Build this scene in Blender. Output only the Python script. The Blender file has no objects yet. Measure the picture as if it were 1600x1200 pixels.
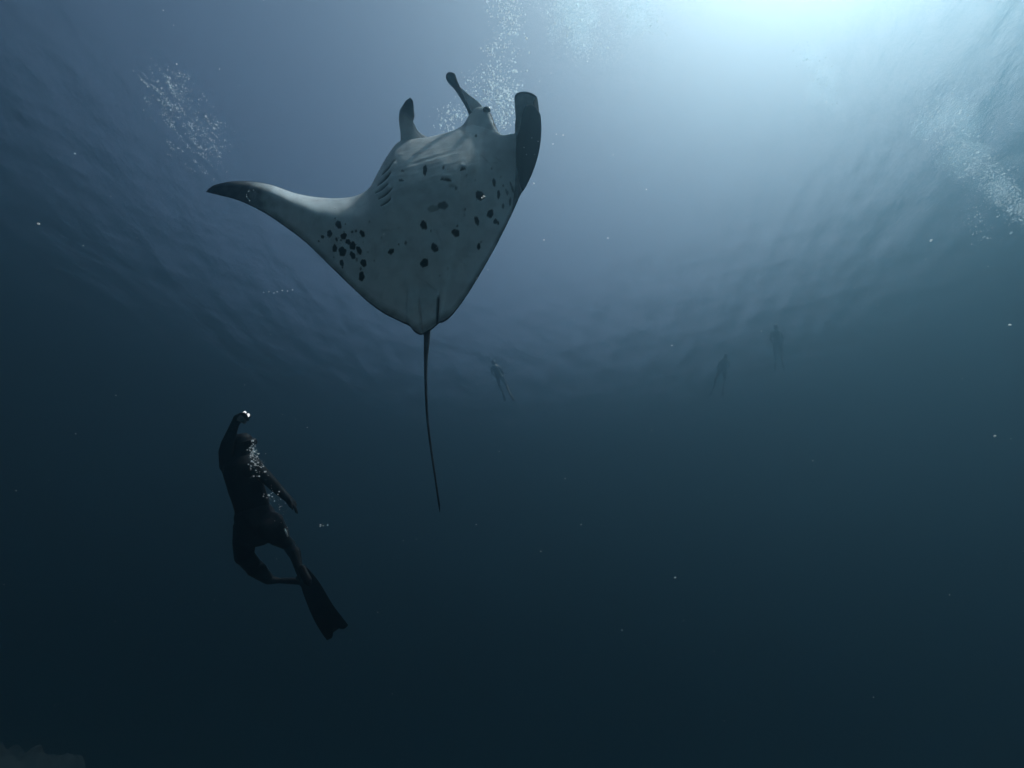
import bpy, bmesh, math, random
import numpy as np
from mathutils import Vector, Matrix

scene = bpy.context.scene
COL = scene.collection

# ------------------------------------------------------------------ camera
# z = 0 is the water surface; the camera hangs 20 m below it, tilted up
CAM_Z = -20.0
PITCH = math.radians(40)
FPX = 700.0                                   # focal length in photo pixels (1600 wide)
cam_data = bpy.data.cameras.new("camera")
cam_data.sensor_width = 36.0
cam_data.lens = 36.0 * FPX / 1600.0
cam_data.clip_start = 0.05
cam_data.clip_end = 2000
cam = bpy.data.objects.new("camera", cam_data)
COL.objects.link(cam)
cam.location = (0, 0, CAM_Z)
cam.rotation_euler = (math.radians(90) + PITCH, 0, 0)
scene.camera = cam

# ------------------------------------------------------------------ world, sun, exposure
SUN_DIR = Vector((0.81, -0.42, 1.70)).normalized()      # towards the sun
world = bpy.data.worlds.new("World")
scene.world = world
world.use_nodes = True
wn = world.node_tree.nodes
wl = world.node_tree.links
sky = wn.new("ShaderNodeTexSky")
sky.sky_type = 'NISHITA'
sky.sun_disc = False
sky.air_density = 0.7
sky.dust_density = 5.0
sky.ozone_density = 0.6
sky.sun_elevation = math.asin(SUN_DIR.z)
sky.sun_rotation = math.atan2(SUN_DIR.x, SUN_DIR.y)
wn["Background"].inputs["Strength"].default_value = 0.15
wl.new(sky.outputs[0], wn["Background"].inputs["Color"])

sun_data = bpy.data.lights.new("sun", 'SUN')
sun_data.energy = 5.0
sun_data.angle = math.radians(0.5)
sun_data.color = (1.0, 0.94, 0.87)
sun = bpy.data.objects.new("sun", sun_data)
COL.objects.link(sun)
sun.rotation_euler = (-SUN_DIR).to_track_quat('-Z', 'Y').to_euler()

scene.view_settings.view_transform = 'Standard'
scene.view_settings.look = 'None'
scene.view_settings.exposure = 0.85
scene.view_settings.gamma = 1.0
scene.view_settings.use_curve_mapping = False

cy = scene.cycles
cy.use_denoising = True
cy.max_bounces = 10
cy.diffuse_bounces = 3
cy.glossy_bounces = 3
cy.transmission_bounces = 4
cy.volume_bounces = 4
cy.transparent_max_bounces = 12
cy.sample_clamp_indirect = 3.0


# ------------------------------------------------------------------ helpers
def px(x, y, depth):
    """World point seen at photo pixel (x, y), `depth` metres along the view axis."""
    a = (x - 800.0) / FPX * depth
    b = (600.0 - y) / FPX * depth
    s, c = math.sin(PITCH), math.cos(PITCH)
    return Vector((a, depth * c - b * s, CAM_Z + depth * s + b * c))


def new_mat(name):
    m = bpy.data.materials.new(name)
    m.use_nodes = True
    m.node_tree.nodes.clear()
    return m, m.node_tree.nodes, m.node_tree.links


def link_mesh(name, verts, faces, mat=None, parent=None, smooth=True):
    me = bpy.data.meshes.new(name)
    me.from_pydata(verts, [], faces)
    me.update()
    if smooth:
        me.polygons.foreach_set("use_smooth", [True] * len(me.polygons))
    o = bpy.data.objects.new(name, me)
    COL.objects.link(o)
    if mat:
        me.materials.append(mat)
    if parent:
        o.parent = parent
    return o


def tag(o, label=None, category=None, group=None, kind=None):
    for k, v in (("label", label), ("category", category), ("group", group), ("kind", kind)):
        if v:
            o[k] = v
    return o


# ------------------------------------------------------------------ water body
m_haze, n, l = new_mat("sea_water_volume")
out = n.new("ShaderNodeOutputMaterial")
pv = n.new("ShaderNodeVolumePrincipled")
pv.inputs["Color"].default_value = (0.168, 0.290, 0.355, 1)
pv.inputs["Absorption Color"].default_value = (0.0, 0.006, 0.012, 1)
pv.inputs["Density"].default_value = 0.085
pv.inputs["Anisotropy"].default_value = 0.88
l.new(pv.outputs[0], out.inputs["Volume"])
bm = bmesh.new()
bmesh.ops.create_cube(bm, size=1.0)
me = bpy.data.meshes.new("haze")
bm.to_mesh(me); bm.free()
haze = bpy.data.objects.new("haze", me)
COL.objects.link(haze)
haze.scale = (300, 300, 28.6)
haze.location = (0, 0, -28.6 / 2 + 0.6)
me.materials.append(m_haze)
tag(haze, "dim blue sea water filling the whole view", "sea water", kind="stuff")

# ------------------------------------------------------------------ water surface
rng = np.random.default_rng(7)
def waves(X, Y):
    Z = np.zeros_like(X)
    r = np.random.default_rng(11)
    for i in range(46):
        lam = 0.42 * (9.0 ** (i / 45.0))
        a = 0.0022 * lam ** 0.72
        th = 2.5 + r.normal(0, 0.75)
        k = 2 * math.pi / lam
        ph = r.uniform(0, 6.28)
        w = k * (X * math.cos(th) + Y * math.sin(th)) + ph
        Z += a * np.sin(w + 0.35 * np.sin(0.31 * w + ph))
    return Z
def axis(n_, near, far):
    t = np.linspace(-1, 1, n_)
    return near * t + (far - near) * np.sign(t) * np.abs(t) ** 5
ax = axis(520, 34, 148)
X, Y = np.meshgrid(ax, ax)
Z = waves(X, Y) * np.clip(1.0 - (np.maximum(abs(X), abs(Y)) - 40) / 40, 0.0, 1.0)
N = len(ax)
V = np.stack([X, Y, Z], -1).reshape(-1, 3)
i = np.arange(N * N).reshape(N, N)
F = np.stack([i[:-1, :-1], i[:-1, 1:], i[1:, 1:], i[1:, :-1]], -1).reshape(-1, 4)
m_surf, n, l = new_mat("water_surface")
out = n.new("ShaderNodeOutputMaterial")
fr = n.new("ShaderNodeFresnel"); fr.inputs["IOR"].default_value = 1.33
gl = n.new("ShaderNodeBsdfGlossy"); gl.inputs["Roughness"].default_value = 0.12
tr = n.new("ShaderNodeBsdfTransparent")
mx = n.new("ShaderNodeMixShader")
geo = n.new("ShaderNodeNewGeometry")
no = n.new("ShaderNodeTexNoise"); no.inputs["Scale"].default_value = 5.0; no.inputs["Detail"].default_value = 5; no.inputs["Roughness"].default_value = 0.7
mp = n.new("ShaderNodeMapping"); mp.inputs["Scale"].default_value = (1.0, 0.55, 1); mp.inputs["Rotation"].default_value = (0, 0, 0.6)
bu = n.new("ShaderNodeBump"); bu.inputs["Strength"].default_value = 0.5; bu.inputs["Distance"].default_value = 0.06
l.new(geo.outputs["Position"], mp.inputs["Vector"])
l.new(mp.outputs[0], no.inputs["Vector"])
l.new(no.outputs[0], bu.inputs["Height"])
l.new(bu.outputs[0], fr.inputs["Normal"])
l.new(bu.outputs[0], gl.inputs["Normal"])
l.new(fr.outputs[0], mx.inputs[0])
l.new(tr.outputs[0], mx.inputs[1])
l.new(gl.outputs[0], mx.inputs[2])
l.new(mx.outputs[0], out.inputs["Surface"])
water = link_mesh("water_surface", V.tolist(), F.tolist(), m_surf)
tag(water, kind="structure")

# ------------------------------------------------------------------ seabed
m_sand, n, l = new_mat("seabed_sand")
out = n.new("ShaderNodeOutputMaterial")
bs = n.new("ShaderNodeBsdfPrincipled")
bs.inputs["Base Color"].default_value = (0.16, 0.165, 0.16, 1)
bs.inputs["Roughness"].default_value = 0.95
l.new(bs.outputs[0], out.inputs["Surface"])
ax = axis(160, 40, 148)
X, Y = np.meshgrid(ax, ax)
Z = -25.0 + 0.25 * np.sin(X * 0.35 + 1.0) * np.sin(Y * 0.3)
N = len(ax)
i = np.arange(N * N).reshape(N, N)
F = np.stack([i[:-1, :-1], i[:-1, 1:], i[1:, 1:], i[1:, :-1]], -1).reshape(-1, 4)
seabed = link_mesh("seabed", np.stack([X, Y, Z], -1).reshape(-1, 3).tolist(), F.tolist(), m_sand)
tag(seabed, kind="structure")

# ------------------------------------------------------------------ manta ray
def catmull(P, counts):
    """Catmull-Rom through rows of P (n, k) with `counts[i]` samples in segment i."""
    P = np.asarray(P, float)
    Q = np.vstack([2 * P[0] - P[1], P, 2 * P[-1] - P[-2]])
    out = []
    for s in range(len(P) - 1):
        p0, p1, p2, p3 = Q[s], Q[s + 1], Q[s + 2], Q[s + 3]
        # centripetal-like damping: limit tangents so uneven spacing does not overshoot
        d01 = np.linalg.norm((p1 - p0)[:4]) + 1e-6
        d12 = np.linalg.norm((p2 - p1)[:4]) + 1e-6
        d23 = np.linalg.norm((p3 - p2)[:4]) + 1e-6
        m1 = (p2 - p0) * d12 / (d01 + d12)
        m2 = (p3 - p1) * d12 / (d12 + d23)
        for t in np.arange(counts[s]) / counts[s]:
            out.append((2*t**3 - 3*t**2 + 1) * p1 + (t**3 - 2*t**2 + t) * m1 + (-2*t**3 + 3*t**2) * p2 + (t**3 - t**2) * m2)
    out.append(P[-1])
    return np.array(out)


def sstep(a, b, x):
    t = np.clip((x - a) / (b - a), 0, 1)
    return t * t * (3 - 2 * t)


def unproject(x, y, d):
    a = (x - 800.0) / FPX * d
    b = (600.0 - y) / FPX * d
    s, c = math.sin(PITCH), math.cos(PITCH)
    return np.stack([a, d * c - b * s, CAM_Z + d * s + b * c], -1)


def project(P):
    s, c = math.sin(PITCH), math.cos(PITCH)
    dz = P[..., 2] - CAM_Z
    d = P[..., 1] * c + dz * s
    b = -P[..., 1] * s + dz * c
    return 800 + P[..., 0] / d * FPX, 600 - b / d * FPX


MD = 3.50                                      # metres to the ray along the view axis
MS = MD / 4.30
# LEx LEy TEx TEy | Mx-offset My-offset of the column's middle | depth offset | belly thickness | back thickness | LE curl
COLS = [
    (322, 299, 322.6, 300.2, 0, 0, 0.50, .005, .005, .00),
    (335, 290, 340, 304.5, 0, 0, 0.46, .010, .010, .01),
    (365, 284, 372, 313, 0, 0, 0.38, .014, .016, .03),
    (400, 285, 410, 331, 0, 0, 0.29, .020, .022, .07),
    (430, 292, 445, 354, 0, 0, 0.22, .028, .030, .11),
    (465, 304, 480, 381, 0, 0, 0.16, .040, .045, .15),
    (500, 310, 515, 415, 0, 0, 0.11, .052, .065, .18),
    (535, 311, 548, 447, 0, 0, 0.07, .068, .090, .19),
    (562, 306, 575, 472, 0, 0, 0.04, .085, .120, .18),
    (582, 293, 600, 490, 0, 0, 0.02, .100, .150, .16),
    (594, 271, 618, 499, 0, 0, 0.01, .115, .170, .13),
    (606, 249, 630, 505, 0, 0, 0.00, .125, .190, .11),
    (617, 231, 640, 510, 0, 0, 0.00, .130, .200, .11),
    (630, 221, 647, 518, 0, 0, 0.00, .132, .205, .12),
    (650, 219, 655, 523, 0, 0, 0.00, .135, .210, .13),
    (668, 217, 661, 523, 0, 0, 0.00, .135, .210, .13),
    (690, 212, 668, 519, 0, 0, 0.00, .135, .210, .13),
    (710, 206, 676, 514, 0, 0, 0.00, .132, .205, .13),
    (724, 197, 683, 508, 0, 0, 0.00, .130, .200, .13),
    (736, 178, 686.5, 505, 0, 0, 0.01, .125, .195, .13),
    (750, 168, 692, 504, 0, 0, 0.02, .120, .185, .12),
    (762, 171, 700, 499, 0, 0, 0.02, .112, .175, .11),
    (769, 188, 712, 486, 0, 0, 0.02, .100, .160, .10),
    (777, 204, 728, 464, 0, 0, 0.01, .085, .140, .09),
    (787, 211, 748, 432, 0, 0, 0.00, .068, .110, .08),
    (800, 209, 772, 390, 0, 0, -.01, .045, .070, .05),
    (808, 206, 790, 355, 2, 0, -.02, .028, .040, .03),
    (807, 185, 800, 334, 4, 0, -.03, .018, .022, .01),
    (805.5, 162, 807, 318, 6, 0, -.05, .013, .014, .00),
    (806, 147, 811, 309, 8, 0, -.08, .010, .011, .00),
    (822, 143, 814, 303, 9, 0, -.13, .010, .010, .00),
    (838, 150.5, 816.5, 299, 10, 0, -.20, .010, .010, .00),
    (834, 160, 817.4, 298, 12, 0, -.25, .010, .010, .00),
    (843, 177, 818, 297, 8.5, 0, -.29, .010, .010, .00),
    (834, 165, 817, 298.5, -4, 0, -.36, .009, .009, .00),
    (822, 164, 816, 300, -13, 0, -.42, .006, .006, .00),
]
cols = np.array(COLS, float)
cols[:, 6:10] *= MS
counts = []
for a, b in zip(cols[:-1], cols[1:]):
    L = max(np.hypot(*(b[:2] - a[:2])), np.hypot(*(b[2:4] - a[2:4])))
    counts.append(max(5, int(L / 1.35)))
C = catmull(cols, counts)
NU = len(C)
NV = 190
v = 0.5 - 0.5 * np.cos(np.linspace(0, 1, NV) * math.pi)
v = 0.55 * v + 0.45 * np.linspace(0, 1, NV)
U_, V_ = np.meshgrid(np.arange(NU), v, indexing='ij')
g = lambda k: C[:, k][:, None]
mid_w = 4 * V_ * (1 - V_)
PX = g(0) * (1 - V_) + g(2) * V_ + g(4) * mid_w
PY = g(1) * (1 - V_) + g(3) * V_ + g(5) * mid_w
fold = sstep(806, 812, g(2)) * np.ones_like(V_)
dep = MD + np.where(g(6) < -0.06 * MS, g(6) * (1 - 0.78 * V_), g(6) + 0 * V_)
wing_curl = g(9) * 2.5 * (1 - sstep(-0.12, 0.36, V_)) ** 1.4
yref = np.interp(PX, [540, 565, 600, 625, 645, 700, 750, 800, 815], [330, 306, 264, 232, 221, 211, 208, 207, 207])
tt = (PY - yref) / 105.0
body_curl = 0.42 * MS * np.where(tt > 0, np.clip(1 - tt, 0, 1) ** 1.8, 1 - 1.8 * np.clip(tt, -0.5, 0) * 0.55) * (1 - sstep(735, 808, PX))
wb_ = sstep(560, 632, PX) * (U_ < sum(counts[:27]))
dep = dep + wing_curl * (1 - wb_) + body_curl * wb_      # leading edge swept up
dep = dep - 0.03 * MS * np.sin(V_ * math.pi) * (g(7) / (0.135 * MS))
MID = unproject(PX, PY, dep)
du = np.gradient(MID, axis=0); dv = np.gradient(MID, axis=1)
NRM = np.cross(du, dv)
NRM /= np.linalg.norm(NRM, axis=-1, keepdims=True) + 1e-9
CAMP = np.array([0, 0, CAM_Z])
# the normal points to the belly side; fix the sign at the body centre
ic = NU // 2
if np.dot(NRM[ic, NV // 2], CAMP - MID[ic, NV // 2]) < 0:
    NRM = -NRM
prof = (np.sqrt(np.clip(V_, 0, 1)) * np.clip(1 - V_, 0, 1) ** 0.85); prof /= prof.max()
edge = 0.003 * np.clip(np.minimum(V_, 1 - V_) / 0.004, 0, 1)
tipf = np.clip(np.minimum(np.arange(NU), np.arange(NU)[::-1]) / 5.0, 0, 1)[:, None]
tb = (g(7) * prof + edge) * tipf
td = (g(8) * prof + edge) * tipf
# --- relief of the belly, in photo-rest coordinates
BEL = MID + NRM * tb[..., None]
bx, by = project(BEL)
rel = np.zeros_like(bx)
# pelvic fins: two raised lobes
axis_x = 659 + (490 - by) * 0.02
lobe = sstep(446, 480, by) * (sstep(634, 640, bx) * (1 - sstep(682.0, 684.0, bx + (by - 490) * 0.06)))
rel += 0.060 * lobe
rel -= 0.032 * np.exp(-((bx - (656.5 + (by - 480) * 0.10)) / 1.3) ** 2) * sstep(462, 485, by)
rel -= 0.008 * np.exp(-((bx - 654) / 5.0) ** 2) * sstep(430, 480, by)
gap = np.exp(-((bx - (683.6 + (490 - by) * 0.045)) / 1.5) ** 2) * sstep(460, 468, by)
rel -= 0.05 * gap
# throat folds, gill covers
dirx = (by - 222) + 0.22 * (bx - 650)
thr = sstep(222, 236, by) * (1 - sstep(275, 290, by + (bx - 690) * 0.30)) * sstep(606, 630, bx) * (1 - sstep(735, 760, bx))
patchy = 0.5 + 0.5 * np.sin(bx * 0.063 + 2.0 * np.sin(by * 0.05)) * np.sin(by * 0.085 + bx * 0.021 + 1.0)
rel += thr * patchy * (0.0016 * np.sin(dirx * 0.55 + 1.9 * np.sin(bx * 0.055)) + 0.0014 * np.sin(dirx * 0.93 + bx * 0.09 + 1.0 + 1.2 * np.sin(bx * .03)) + 0.0010 * np.sin(dirx * 1.7 - bx * 0.13))
ridge = by - (284 - 0.0 * bx) - np.where(bx < 690, (690 - bx) * 0.22, -(bx - 690) * 0.45)
rel += 0.014 * sstep(9, -2, ridge) * sstep(600, 625, bx) * (1 - sstep(745, 770, bx)) if False else 0.014 * (1 - sstep(-3, 10, ridge)) * sstep(606, 630, bx) * (1 - sstep(735, 765, bx)) * sstep(225, 262, by)
SLITS = [((616, 250), (596, 273)), ((611, 269), (589, 290)), ((607, 286), (585, 302)), ((613, 294), (590, 312)), ((611, 309), (594, 322)),
         ((688, 281.5), (706, 283.5)), ((718, 267.5), (728, 264.5)), ((700, 292), (712, 292))]
slit = np.zeros_like(bx)
for k, ((x0, y0), (x1, y1)) in enumerate(SLITS):
    L = math.hypot(x1 - x0, y1 - y0); ex, ey = (x1 - x0) / L, (y1 - y0) / L
    s = (bx - x0) * ex + (by - y0) * ey
    w = -(bx - x0) * ey + (by - y0) * ex + 1.2 * np.sin(np.clip(s / L, 0, 1) * math.pi)
    wid = 1.6 * np.sqrt(np.clip(s / L * (1 - s / L) * 4, 0, 1)) + 1e-3
    a = np.exp(-(w / wid) ** 2) * ((s > 0) & (s < L))
    slit = np.maximum(slit, a * (0.35 if k == 7 else 1.0))
    # the flap behind each slit stands a little proud
    rel += 0.010 * np.exp(-((w + 4.2) / 3.0) ** 2) * np.clip(np.minimum(s, L - s) / 4, 0, 1)
rel -= 0.022 * slit
# head corner and soft unevenness
rel += 0.0025 * np.sin(bx * 0.09 + 1.0) * np.sin(by * 0.07 + 0.5) + 0.0015 * np.sin(bx * 0.21) * np.sin(by * 0.17 + 2)
rel *= MS * np.clip(np.minimum(V_, 1 - V_) / 0.03, 0, 1)
BEL = BEL + NRM * rel[..., None]
DOR = MID - NRM * td[..., None]
bx, by = project(BEL)

# --- skin pigment and painted gap shade, 0 pale .. 1 black
rs = np.random.default_rng(5)
SPOTS = [(662, 352, 5.6, 6.6, 1), (712, 364, 5.4, 7.0, 1), (679, 387, 5.0, 7.2, 1), (663, 411, 6.0, 7.2, 1), (611, 393, 5.0, 4.0, 1),
         (745, 345, 3.6, 7, 1), (766, 334, 5.4, 6.2, 1), (750, 306, 7, 7.2, 1), (772, 285, 2.6, 6.5, .9), (779, 304, 2.6, 6.5, .9),
         (774, 346, 3.2, 4, .9), (778, 348, 2, 3, .9), (748, 385, 2.6, 5, .95), (692, 321, 8, 7, .55), (677, 326, 10, 5.5, .35), (664, 266, 3.4, 7.5, .95),
         (529, 351, 4.2, 7, .95), (515, 365, 4.5, 5, .8), (537, 369, 4.4, 5.6, .95), (544, 378, 4, 4.6, 1), (551, 384, 5.4, 6, 1),
         (523, 388, 3.6, 6, .95), (535, 393, 6, 7.4, 1), (561, 391, 3.8, 6.6, 1), (551, 399, 4, 6, 1), (534, 411, 3.4, 5, .9),
         (568, 411, 4.2, 6.8, 1), (566, 365, 3.6, 5.6, .95), (565, 432, 4.4, 7.6, 1), (504, 370, 3, 2.6, .7), (526, 374, 2, 3, .7),
         (797, 315, 2, 7, .5), (800, 293, 2, 9, .5), (792, 300, 2, 6, .4), (693, 262, 2, 3, .6), (629, 267, 3, 2, .5), (627, 282, 4, 2, .6), (786, 322, 2, 5, .5)]
pig = np.zeros_like(bx)
for (sx, sy, rx, ry, st) in SPOTS:
    ph = rs.uniform(0, 6.28, 3); tilt = rs.uniform(-.45, .25)
    X0 = (bx - sx) * math.cos(tilt) + (by - sy) * math.sin(tilt)
    Y0 = -(bx - sx) * math.sin(tilt) + (by - sy) * math.cos(tilt)
    an = np.arctan2(Y0 / ry, X0 / rx)
    r = np.sqrt((X0 / rx) ** 2 + (Y0 / ry) ** 2)
    lim = 1 + .10 * np.sin(2 * an + ph[0]) + .06 * np.sin(3 * an + ph[1]) + .07 * np.sin(5 * an + ph[2])
    pig = np.maximum(pig, st * (1 - sstep(0.80, 1.12, r / lim)))
for q_ in range(46):                       # small flecks between the big spots
    sx, sy = (rs.normal(540, 26), rs.normal(385, 26)) if q_ < 20 else (rs.normal(740, 40), rs.normal(330, 50)) if q_ < 36 else (rs.normal(660, 60), rs.normal(360, 50))
    rq = rs.uniform(.7, 2.0)
    r = np.hypot((bx - sx) / rq, (by - sy) / (rq * rs.uniform(.8, 1.8)))
    pig = np.maximum(pig, rs.uniform(.25, .8) * (1 - sstep(0.6, 1.4, r)))
for q_ in range(22):                       # old scratches
    sx, sy = rs.uniform(560, 780), rs.uniform(240, 470); an0 = rs.normal(0.3, .7); L = rs.uniform(8, 30)
    s = (bx - sx) * math.cos(an0) + (by - sy) * math.sin(an0); w = -(bx - sx) * math.sin(an0) + (by - sy) * math.cos(an0) + .012 * s * s * rs.normal(0, 1)
    pig = np.maximum(pig, rs.uniform(.06, .2) * np.exp(-(w / .8) ** 2) * ((s > 0) & (s < L)))
pig = np.maximum(pig, slit)
pig = np.maximum(pig, 0.75 * gap)  # shade inside the pelvic-fin gap, painted in as dark tone
# wing tip and trailing margin
tip = 1 - sstep(350, 440, bx + 5 * np.sin(by * 0.25))
pig = np.maximum(pig, 0.80 * tip ** 0.8)
chord_px = np.hypot(g(0) - g(2), g(1) - g(3))
te_px = (1 - V_) * chord_px
pig = np.maximum(pig, 0.92 * (1 - sstep(1.2, 4.5 + 1.5 * np.sin(bx * .11), te_px)))
pig = np.maximum(pig, 0.35 * (1 - sstep(4, 22, te_px)))
pig = np.maximum(pig, 0.9 * (1 - sstep(0.5, 2.2, V_ * chord_px)) * (bx < 480))
pigR = 0.55 + 0.35 * sstep(812, 830, bx)
isR = (U_ >= sum(counts[:27]))
pig = np.where(isR, np.maximum(pig, np.clip(0.45 + 0.45 * (1 - sstep(1.5, 5, V_ * chord_px)) , 0, 1)), pig)
pig = np.clip(pig + 0.03 * np.sin(bx * .31 + by * .17) * np.sin(by * .23), 0, 1)

mv, mf, mp_, = [], [], []
def add_grid(P, pigv, flip=False, closed_u=False):
    base = sum(len(a) for a in mv)
    nu, nv = P.shape[:2]
    idx = np.arange(nu * nv).reshape(nu, nv) + base
    mv.append(P.reshape(-1, 3)); mp_.append(np.broadcast_to(pigv, (nu, nv)).reshape(-1))
    if closed_u:
        idx = np.vstack([idx, idx[:1]])
    q = np.stack([idx[:-1, :-1], idx[1:, :-1], idx[1:, 1:], idx[:-1, 1:]], -1).reshape(-1, 4)
    mf.append(q[:, ::-1] if flip else q)
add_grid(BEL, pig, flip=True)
add_grid(DOR, np.ones_like(pig) * 1.12)


def tube(path, rads, flat=1.0, pigs=None, nseg=20, nring=60, updir=None, cap=True):
    """Swept organic tube: path rows are world points, radii in metres (a, b)."""
    path = np.array([list(p) for p in path], float); rads = np.array(rads, float)
    k = len(path)
    D = catmull(np.hstack([path, np.zeros((k, 1)), rads[:, None], np.array(pigs, float)[:, None]]), [max(4, nring // (k - 1))] * (k - 1))
    P, R, G_ = D[:, :3], np.clip(D[:, 4], 1e-4, None), D[:, 5]
    T = np.gradient(P, axis=0); T /= np.linalg.norm(T, axis=1, keepdims=True)
    ref = np.array(updir if updir is not None else (0, 1, 0.2), float)
    A = np.cross(T, ref); A /= np.linalg.norm(A, axis=1, keepdims=True)
    B = np.cross(A, T)
    th = np.linspace(0, 2 * math.pi, nseg, endpoint=False)
    ring = P[None] + (np.cos(th)[:, None, None] * A[None] * R[None, :, None] + np.sin(th)[:, None, None] * B[None] * R[None, :, None] * flat)
    if cap:
        ring[:, 0] = P[0]; ring[:, -1] = P[-1]
    add_grid(ring, G_[None, :], closed_u=True)

m_px = MD / FPX
_le = dep[sum(counts[:8]):sum(counts[:25]), 6]; _lx = PX[sum(counts[:8]):sum(counts[:25]), 6]
def led(x):
    return float(np.interp(x, _lx, _le))
view_dir = (px(700, 180, 1) - Vector((0, 0, CAM_Z))).normalized()
# tail
tp = [(665, 492, 4.36), (667, 512, 4.36), (667, 530, 4.35), (665.5, 560, 4.34), (665.5, 605, 4.32), (668, 655, 4.30), (674, 705, 4.28), (680.5, 750, 4.26), (686, 788, 4.25), (687.5, 801, 4.25)]
tube([px(p[0], p[1], p[2] * MS) for p in tp], [MS * r for r in (.03, .034, .030, .020, .0145, .012, .0105, .009, .0085, .002)], pigs=[.8, .8, .72, .7, .75, .8, .85, .9, .95, 1], nring=90)
# left head lobe: a flat blade
h0 = led(640)
lf = [(646, 238, h0 + .06), (643, 223, h0 + .02), (638, 208, h0 - .02), (634.5, 190, h0 - .05), (636, 178, h0 - .07), (638.5, 166, h0 - .08), (640.5, 157, h0 - .08), (640.5, 152.5, h0 - .08)]
tube([px(*p) for p in lf], [24 * m_px, 21 * m_px, 13.6 * m_px, 11.8 * m_px, 12.6 * m_px, 8.6 * m_px, 5 * m_px, .5 * m_px], flat=.34,
     pigs=[0, .0, .04, .2, .5, .75, .9, .95], nseg=28, updir=view_dir)
tube([px(668, 232, h0 + .06), px(656, 219, h0 + .03), px(649, 208, h0 + .0), px(645, 196, h0 - .03), px(643, 186, h0 - .05)],
     [16 * m_px, 11 * m_px, 6.5 * m_px, 3.5 * m_px, .5 * m_px], flat=.5, pigs=[0, 0, 0, .05, .3], nseg=20, updir=view_dir)
# right head lobe: rolled stalk with a club end, and its pale web
h1 = led(745)
rf = [(743, 196, h1 + .02), (737.5, 183, h1 - .02), (731, 168, h1 - .05), (722, 151, h1 - .08), (713, 135, h1 - .10), (706, 124, h1 - .11), (703.5, 117, h1 - .12), (703, 112.5, h1 - .12)]
tube([px(*p) for p in rf], [6 * m_px, 4.2 * m_px, 3.0 * m_px, 3.9 * m_px, 5.6 * m_px, 8.2 * m_px, 7.6 * m_px, .6 * m_px], flat=.75,
     pigs=[.5, .7, .86, .9, .92, .93, .94, .95], nseg=22, updir=view_dir)
wb = [(756, 205, h1 + .10), (751, 184, h1 + .06), (743, 167, h1 + .02), (732, 155, h1 - .02), (722, 142, h1 - .06), (717, 135, h1 - .08)]
tube([px(*p) for p in wb], [17 * m_px, 13.5 * m_px, 9.5 * m_px, 6.4 * m_px, 2.8 * m_px, .5 * m_px], flat=.40,
     pigs=[.02, .02, .02, .03, .1, .3], nseg=24, updir=view_dir)

m_manta, n, l = new_mat("manta_skin")
out = n.new("ShaderNodeOutputMaterial")
bs = n.new("ShaderNodeBsdfPrincipled")
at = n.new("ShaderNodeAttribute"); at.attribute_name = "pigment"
no = n.new("ShaderNodeTexNoise"); no.inputs["Scale"].default_value = 9; no.inputs["Detail"].default_value = 6
tc = n.new("ShaderNodeTexCoord")
mr = n.new("ShaderNodeMapRange"); mr.inputs["From Min"].default_value = 0.32; mr.inputs["From Max"].default_value = 0.70; mr.inputs["To Min"].default_value = -0.06; mr.inputs["To Max"].default_value = 0.13
ad = n.new("ShaderNodeMath"); ad.operation = 'ADD'; ad.use_clamp = False
rp = n.new("ShaderNodeValToRGB")
rp.color_ramp.elements[0].color = (0.83, 0.87, 0.90, 1)
rp.color_ramp.elements[1].color = (0.006, 0.007, 0.009, 1)
e = rp.color_ramp.elements.new(0.55); e.color = (0.16, 0.17, 0.18, 1)
n2 = n.new("ShaderNodeTexNoise"); n2.inputs["Scale"].default_value = 70; n2.inputs["Detail"].default_value = 4
bu = n.new("ShaderNodeBump"); bu.inputs["Strength"].default_value = 0.15; bu.inputs["Distance"].default_value = 0.004
l.new(tc.outputs["Object"], no.inputs["Vector"]); l.new(tc.outputs["Object"], n2.inputs["Vector"])
l.new(no.outputs[0], mr.inputs["Value"])
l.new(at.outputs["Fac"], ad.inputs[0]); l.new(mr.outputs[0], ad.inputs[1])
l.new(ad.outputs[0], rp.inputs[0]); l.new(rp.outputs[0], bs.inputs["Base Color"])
l.new(n2.outputs[0], bu.inputs["Height"]); l.new(bu.outputs[0], bs.inputs["Normal"])
bs.inputs["Roughness"].default_value = 0.55
bs.inputs["IOR"].default_value = 1.07
l.new(bs.outputs[0], out.inputs["Surface"])

MV = np.concatenate(mv); MF = np.concatenate(mf); MP = np.concatenate(mp_)
origin = px(660, 360, MD)
manta = link_mesh("manta_ray", (MV - np.array(origin)).tolist(), MF.tolist(), m_manta)
manta.location = origin
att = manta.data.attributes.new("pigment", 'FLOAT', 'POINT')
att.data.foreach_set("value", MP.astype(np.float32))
bm = bmesh.new(); bm.from_mesh(manta.data)
bmesh.ops.remove_doubles(bm, verts=bm.verts, dist=0.0004)
bmesh.ops.recalc_face_normals(bm, faces=bm.faces)
bm.to_mesh(manta.data); bm.free()
manta.data.polygons.foreach_set("use_smooth", [True] * len(manta.data.polygons))
tag(manta, "manta ray with pale spotted belly and one curled wing gliding above the diver", "manta ray")
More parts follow.
